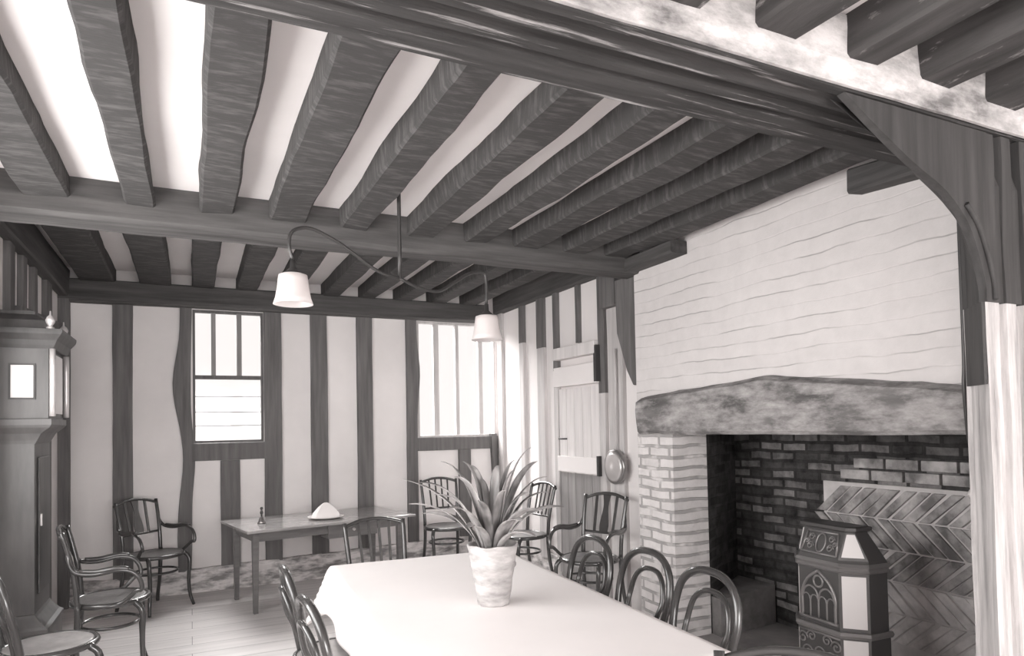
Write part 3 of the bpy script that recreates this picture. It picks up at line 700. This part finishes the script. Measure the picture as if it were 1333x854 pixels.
MB().lathe([(0,.056),(.008,.058),(.007,.075),(.014,.09),(.010,.105),(.006,.115),(.013,.128),(.008,.14),(0,.142)],14).build('handle', M['bent'], q)
q = empty('white_dish', sidept(.02,-.10), SA, 'white folded napkin on a shallow dish at the middle of the side table', 'dish')
MB().lathe([(0,.0),(.09,.0),(.155,.016),(.16,.020),(.15,.020),(.09,.008),(0,.006)],28).build('dish', M['white'], q)
m = MB(); m.loft([[Vector((a*k,b_*k*.5,z)) for a,b_ in ((-1,-1),(1,-1),(1.15,0),(1,1),(-1,1),(-1.1,0))] for z,k in ((.008,.115),(.05,.10),(.10,.06),(.135,.022),(.14,.010))], True, True, False); m.build('napkin', M['cloth'], q)

# ------------------------------------------------------------------ longcase clock (front turned to the room)
CK = empty('longcase_clock', (XL+.004, 4.75, 0), 0, 'tall wooden longcase clock standing against the left wall', 'clock')
CW = .46
MB().box(0,.265,-.03,CW+.03,0,.34).build('plinth', M['clock'], CK, bevel=.006)
m = MB(); pf = [(.285,.0),(.285,.05),(.265,.06)]; m.box(0,.285,-.045,CW+.045,0,.06); m.build('plinth_foot', M['clock_dark'], CK, bevel=.006)
m = MB(); m.loft([[Vector((0,-a,z)),Vector((.2+b_,-a,z)),Vector((.2+b_,CW+a,z)),Vector((0,CW+a,z))] for z,a,b_ in ((.34,.036,.072),(.36,.034,.07),(.375,.022,.05),(.40,.012,.03),(.43,.003,.008),(.445,.0,.0))]); m.build('plinth_moulding', M['clock'], CK) 
MB().box(0,.2,.0,CW,.445,1.45).build('trunk', M['clock'], CK, bevel=.004)
tk = MB().box(.2,.214,.07,CW-.07,.55,1.36).build('trunk_door', M['clock'], CK, bevel=.006)
MB().box(.214,.222,.08,.10,.95,1.02).build('keyhole_plate', M['gilt'], tk)
m = MB(); m.loft([[Vector((0,-a,z)),Vector((.2+b_,-a,z)),Vector((.2+b_,CW+a,z)),Vector((0,CW+a,z))] for z,a,b_ in ((1.44,.001,.001),(1.46,.004,.012),(1.50,.014,.032),(1.535,.03,.075),(1.55,.034,.085),(1.585,.034,.085))]); m.build('throat_moulding', M['clock'], CK)
hd = MB().box(0,.27,-.01,CW+.01,1.585,2.02).build('hood', M['clock'], CK, bevel=.004)
# side window of the hood, near side
fr = MB(); 
for a, b_, za, zb in ((.055,.185,1.90,1.91),(.055,.185,1.70,1.71),(.055,.065,1.71,1.90),(.175,.185,1.71,1.90)): fr.box(a+.02,b_+.02 if b_>.1 else b_+.02,-.02,-.008,za,zb)
fr.build('side_window_frame', M['clock_dark'], hd)
MB().box(.085,.195,-.014,-.009,1.71,1.90).build('side_window', M['white'], hd)
for y_ in (-.012, CW+.012):
    MB().tube([(.288,y_,1.60),(.288,y_,1.80),(.288,y_,2.0)],.016,12,sub=2).build('hood_column', M['gilt'], hd)
m = MB(); m.loft([[Vector((0,-a,z)),Vector((.27+b_,-a,z)),Vector((.27+b_,CW+a,z)),Vector((0,CW+a,z))] for z,a,b_ in ((2.0,.014,.022),(2.02,.02,.03),(2.05,.026,.04),(2.085,.044,.065),(2.10,.046,.07),(2.115,.046,.07))]); m.build('cornice', M['clock_dark'], CK)
m = MB(); m.loft([[Vector((0,-a,z)),Vector((.27+b_,-a,z)),Vector((.27+b_,CW+a,z)),Vector((0,CW+a,z))] for z,a,b_ in ((2.115,.0,.0),(2.17,-.01,-.02),(2.21,-.06,-.08),(2.23,-.06,-.08))]); m.build('hood_top', M['clock_dark'], CK)
for y_ in (0, CW):
    MB().lathe([(.018,0),(.022,.012),(.010,.02),(.022,.04),(.026,.055),(.018,.075),(.006,.085),(.004,.11),(0,.112)],14,Matrix.Translation((.275,y_,2.115))).build('finial', M['gilt'], CK)
MB().tube([(.272,.10,1.8),(.272,.36,1.8)],.001,4,sub=0).build('dial_rim', M['gilt'], hd)
MB().box(.27,.276,.05,CW-.05,1.62,1.98).build('dial', M['white'], hd)

# ------------------------------------------------------------------ iron stove on the hearth
SV = empty('iron_stove', (3.135, 2.545, 0), math.radians(-93), 'small ornate cast iron stove with a pointed arch front standing before the fireplace', 'stove')
def oct_(w, d, c): # front is -y; chamfered front corners
    return [(-w/2,d/2),(-w/2,-d/2+c),(-w/2+c,-d/2),(w/2-c,-d/2),(w/2,-d/2+c),(w/2,d/2)]
def body(levels, name, mat):
    m = MB(); m.loft([[Vector((x,y,z)) for x,y in oct_(w_,d_,c_)] for z,w_,d_,c_ in levels]); return m.build(name, mat, SV)
# local -y must face the room: the empty is turned so
body([(0,.50,.26,.10),(.05,.50,.26,.10),(.055,.47,.24,.10),(.37,.47,.24,.10)],'stove_base',M['iron'])
body([(.37,.485,.255,.10),(.385,.495,.265,.10),(.40,.485,.255,.10)],'lower_moulding',M['iron_hi'])
body([(.40,.46,.23,.10),(.70,.46,.23,.10)],'stove_body',M['iron'])
body([(.70,.47,.24,.10),(.71,.485,.255,.10),(.722,.47,.24,.10),(.735,.49,.26,.10),(.75,.475,.245,.10)],'upper_moulding',M['iron_hi'])
body([(.75,.465,.235,.10),(.765,.455,.225,.10),(.905,.33,.115,.028)],'stove_hood',M['iron'])
body([(.905,.345,.13,.03),(.915,.365,.15,.035),(.93,.365,.15,.035),(.935,.34,.125,.03)],'top_plate',M['iron'])
# pale chamfer panels: light from behind the viewer painted onto the corners
for sx in (-1,1):
    for z0_, z1_, w0, d0, w1, d1, c0, c1, nm in ((.42,.685,.46,.23,.46,.23,.10,.10,'corner_panel'),(.07,.36,.47,.24,.47,.24,.10,.10,'corner_panel'),(.78,.895,.444,.215,.339,.123,.095,.033,'corner_panel')):
        def P_(w_,d_,c_,z,f): 
            a = Vector((sx*(w_/2-c_),-d_/2,z)); b_ = Vector((sx*w_/2,-d_/2+c_,z)); return a.lerp(b_, f)
        nrm = Vector((sx,-1,0)).normalized()*.004
        a,b_,c_,e = P_(w0,d0,c0,z0_,.1),P_(w0,d0,c0,z0_,.9),P_(w1,d1,c1,z1_,.9),P_(w1,d1,c1,z1_,.1)
        nn = Vector((0,0,0))
        m = MB(); m.hexa([a-nrm,b_-nrm,c_-nrm,e-nrm,a+nrm,b_+nrm,c_+nrm,e+nrm]); m.build(nm, M['lit_panel'], SV)
yf = -.117
# pointed arch with tracery
MB().prism([(-.105,.44),(.105,.44),(.105,.56),(.07,.63),(0,.685),(-.07,.63),(-.105,.56)], Matrix(((1,0,0,0),(0,0,-1,yf+.001),(0,1,0,0),(0,0,0,1))), .002).build('arch_recess', M['black'], SV)
m = MB()
m.tube([(-.108,yf,.43),(-.108,yf,.50),(-.108,yf,.56),(-.075,yf,.63),(0,yf,.69)],.009,6,sub=4); m.tube([(.108,yf,.43),(.108,yf,.50),(.108,yf,.56),(.075,yf,.63),(0,yf,.69)],.009,6,sub=4)
for x in (-.054,0,.054): m.tube([(x,yf,.43),(x,yf,.5),(x,yf,.545)],.006,6,sub=2)
for s_ in (-1,1):
    m.tube([(s_*.105,yf,.535),(s_*.09,yf,.58),(s_*.054,yf,.60),(s_*.015,yf,.58),(0,yf,.535)],.006,6,sub=4)
    for cx_ in (.027,.081): m.tube([(s_*(cx_-.027),yf,.515),(s_*(cx_-.018),yf,.545),(s_*cx_,yf,.555),(s_*(cx_+.018),yf,.545),(s_*(cx_+.027),yf,.515)],.004,6,sub=3)
m.tube([(.03*math.cos(2*PI*k/12),yf,.632+.03*math.sin(2*PI*k/12)) for k in range(12)],.006,6,True,2)
m.tube([(-.125,yf-.002,.428),(0,yf-.002,.428),(.125,yf-.002,.428)],.009,6,sub=2)
m.build('arch_tracery', M['iron_hi'], SV)
def scroll(m, cx, cz, r, s_, y, tilt=0, turns=1.4):
    m.tube([(cx+s_*math.cos(a)*r*(1-a/(turns*2*PI)*.8), y+tilt*math.sin(a)*r*(1-a/(turns*2*PI)*.8), cz+math.sin(a)*r*(1-a/(turns*2*PI)*.8)) for a in [turns*2*PI*k/14 for k in range(15)]],.0045,6,sub=2)
m = MB(); yb = -.122
for x,z,r_,s_ in ((-.11,.31,.035,1),(.11,.31,.035,-1),(-.05,.33,.03,-1),(.05,.33,.03,1),(-.08,.24,.04,1),(.08,.24,.04,-1),(0,.25,.04,1),(-.1,.15,.045,1),(.1,.15,.045,-1),(0,.14,.05,-1)): scroll(m,x,z,r_,s_,yb)
m.tube([(-.135,yb,.36),(.135,yb,.36)],.006,6,sub=0); m.tube([(-.135,yb,.09),(.135,yb,.09)],.006,6,sub=0)
m.build('base_scrollwork', M['iron_hi'], SV)
# ornament on the sloping front of the hood
def H(x, z, o=.004):   # point on the sloping front
    t_ = z/.155; return Vector((x, -.1125+(.055)*t_-o, .765+.14*t_-o*.3))
m = MB(); fr_ = [H(-.115,.018),H(.115,.018),H(.10,.14),H(-.10,.14)]
for a in range(4): m.tube([fr_[a], fr_[(a+1)%4]], .0055, 6, sub=0)
m.tube([H(.03*math.cos(2*PI*k/12),.079+.052*math.sin(2*PI*k/12)) for k in range(12)],.0045,6,True,2)
for s_ in (-1,1):
    for cx_, cz_, r_ in ((.065,.055,.022),(.065,.105,.02),(.09,.08,.014)):
        m.tube([H(s_*cx_+math.cos(a)*r_*(1-a/9*.7), cz_+math.sin(a)*r_*(1-a/9*.7)) for a in [9*k/12 for k in range(13)]],.0035,6,sub=2)
m.build('hood_ornament', M['iron_hi'], SV)

# ------------------------------------------------------------------ gas pendant
fwd = Vector((math.sin(YAW), math.cos(YAW), 0)); rgt = RT
CTR = fwd*3.55+rgt*-.585
def LP(s, z, off=0):  # along the arms: s from -1 (near lamp) to 1 (far lamp)
    q = CTR + rgt*(.445*s) + fwd*(.385*s); return Vector((q.x, q.y, z))
GL = empty('gas_pendant', (CTR.x, CTR.y, 2.81), 0, 'iron two armed gas pendant hanging from the ceiling beside the cross beam', 'pendant')
def G(s, z): return LP(s, z)-Vector((CTR.x,CTR.y,2.81))
MB().tube([G(0,2.81),G(0,2.55),G(0,2.285)],.011,8,sub=2).build('drop_pipe', M['pipe'], GL)
MB().lathe([(0,0),(.04,0),(.045,-.01),(.02,-.03),(.011,-.04),(0,-.041)],16).build('ceiling_rose', M['pipe'], GL)
MB().tube([G(0,2.29),G(-.22,2.31),G(-.45,2.38),G(-.62,2.43),G(-.85,2.47),G(-1,2.44),G(-1.03,2.37),G(-1,2.305)],.009,8,sub=5).build('arm', M['pipe'], GL)
MB().tube([G(0,2.29),G(.2,2.255),G(.42,2.25),G(.60,2.31),G(.78,2.375),G(.95,2.40),G(1.0,2.36),G(1.0,2.215)],.009,8,sub=5).build('arm', M['pipe'], GL)
for s_, zt, lab in ((-1,2.235,'near'),(1,2.145,'far')):
    q = LP(s_, zt)
    sh = MB().lathe([(.050,.0),(.066,-.006),(.070,-.03),(.074,-.07),(.082,-.115),(.092,-.145),(.089,-.145),(.078,-.112),(.070,-.07),(.066,-.03),(.062,-.012),(.045,-.004)],28).build('lamp_shade', M['opal'], GL)
    sh.location = q-Vector((CTR.x,CTR.y,2.81))
    MB().lathe([(0,.07),(.012,.068),(.014,.03),(.03,.015),(.045,.004),(.044,-.004),(0,-.006)],16).build('gallery', M['pipe'], sh)

# ------------------------------------------------------------------ warming pan on the post
WP = empty('warming_pan', (XR-.045, 4.50, 1.145), 0, 'round metal warming pan hanging on the pale post beside the fireplace', 'pan')
Rm = Matrix.Rotation(-PI/2, 4, 'Y')
MB().lathe([(0,0),(.10,.0),(.135,.02),(.14,.05),(.13,.055),(0,.055)],32,Rm).build('pan_body', M['copper'], WP)
MB().lathe([(0,.075),(.05,.074),(.10,.066),(.125,.056),(0,.054)],32,Rm).build('pan_lid', M['brass_hi'], WP)
MB().tube([(-.03,0,.13),(-.025,0,.3),(-.02,0,.62),(-.02,0,.95)],.011,8,sub=3).build('pan_handle', M['wood_pale'], WP)

# ------------------------------------------------------------------ light
wd = bpy.data.worlds.new('sky'); sc.world = wd; wd.use_nodes = True
bg = wd.node_tree.nodes['Background']; bg.inputs['Color'].default_value = (1,.945,.925,1); bg.inputs['Strength'].default_value = .95
def area(name, loc, rot, sx, sy, power):
    l = bpy.data.lights.new(name, 'AREA'); l.shape = 'RECTANGLE'; l.size = sx; l.size_y = sy; l.energy = power; l.color = (1,.985,.97)
    o = bpy.data.objects.new(name, l); COL.objects.link(o); o.location = loc; o.rotation_euler = rot; return o
area('daylight_left', (XL-.2, 2.65, 1.65), (0,-PI/2,0), 1.4, 3.5, 130)
area('fill_left_near', (XL-.2, -3.0, 1.65), (0,-PI/2,0), 1.4, 2.4, 80)  # fill lamp at the added near left window
area('fill_front', (.05, YF-.25, 1.65), (PI/2,0,0), 1.8, 1.9, 190)  # fill lamp at the added window behind the viewer
area('fill_front_right', (2.1, YF-.25, 1.65), (PI/2,0,0), 1.8, 1.9, 190)  # second fill lamp behind the viewer
def aim(o, p): o.rotation_euler = (Vector(p)-o.location).to_track_quat('-Z','Y').to_euler(); return o
aim(area('sky_behind_house', (1.6, 9.6, 4.9), (0,0,0), 7, 3.5, 3500), (1.6, 6.95, 1.6))

# ------------------------------------------------------------------ camera (rolled plate with a rising front)
F, PIT, ROL, CY = 871.53, math.radians(1.6508), math.radians(-1.0852), 527.49
f = Vector((math.sin(YAW)*math.cos(PIT), math.cos(YAW)*math.cos(PIT), math.sin(PIT)))
r0 = Vector((math.cos(YAW), -math.sin(YAW), 0)); u0 = r0.cross(f)
Rr = r0*math.cos(ROL)+u0*math.sin(ROL); Uu = u0*math.cos(ROL)-r0*math.sin(ROL)
cam = bpy.data.cameras.new('camera'); co = bpy.data.objects.new('camera', cam); COL.objects.link(co)
mt = Matrix.Identity(4)
for i in range(3): mt[i][0], mt[i][1], mt[i][2] = Rr[i], Uu[i], -f[i]
mt[0][3], mt[1][3], mt[2][3] = 0, 0, 1.5
co.matrix_world = mt
cam.sensor_width = 36; cam.lens = F/1333*36; cam.shift_y = (CY-427)/1333; cam.clip_start = .05
sc.camera = co
sc.view_settings.view_transform = 'Standard'; sc.view_settings.look = 'None'; sc.view_settings.gamma = 1; sc.view_settings.use_curve_mapping = False
sc.view_settings.exposure = 0.3
sc.cycles.use_denoising = True
sc.cycles.max_bounces = 8; sc.cycles.diffuse_bounces = 5; sc.cycles.transparent_max_bounces = 8
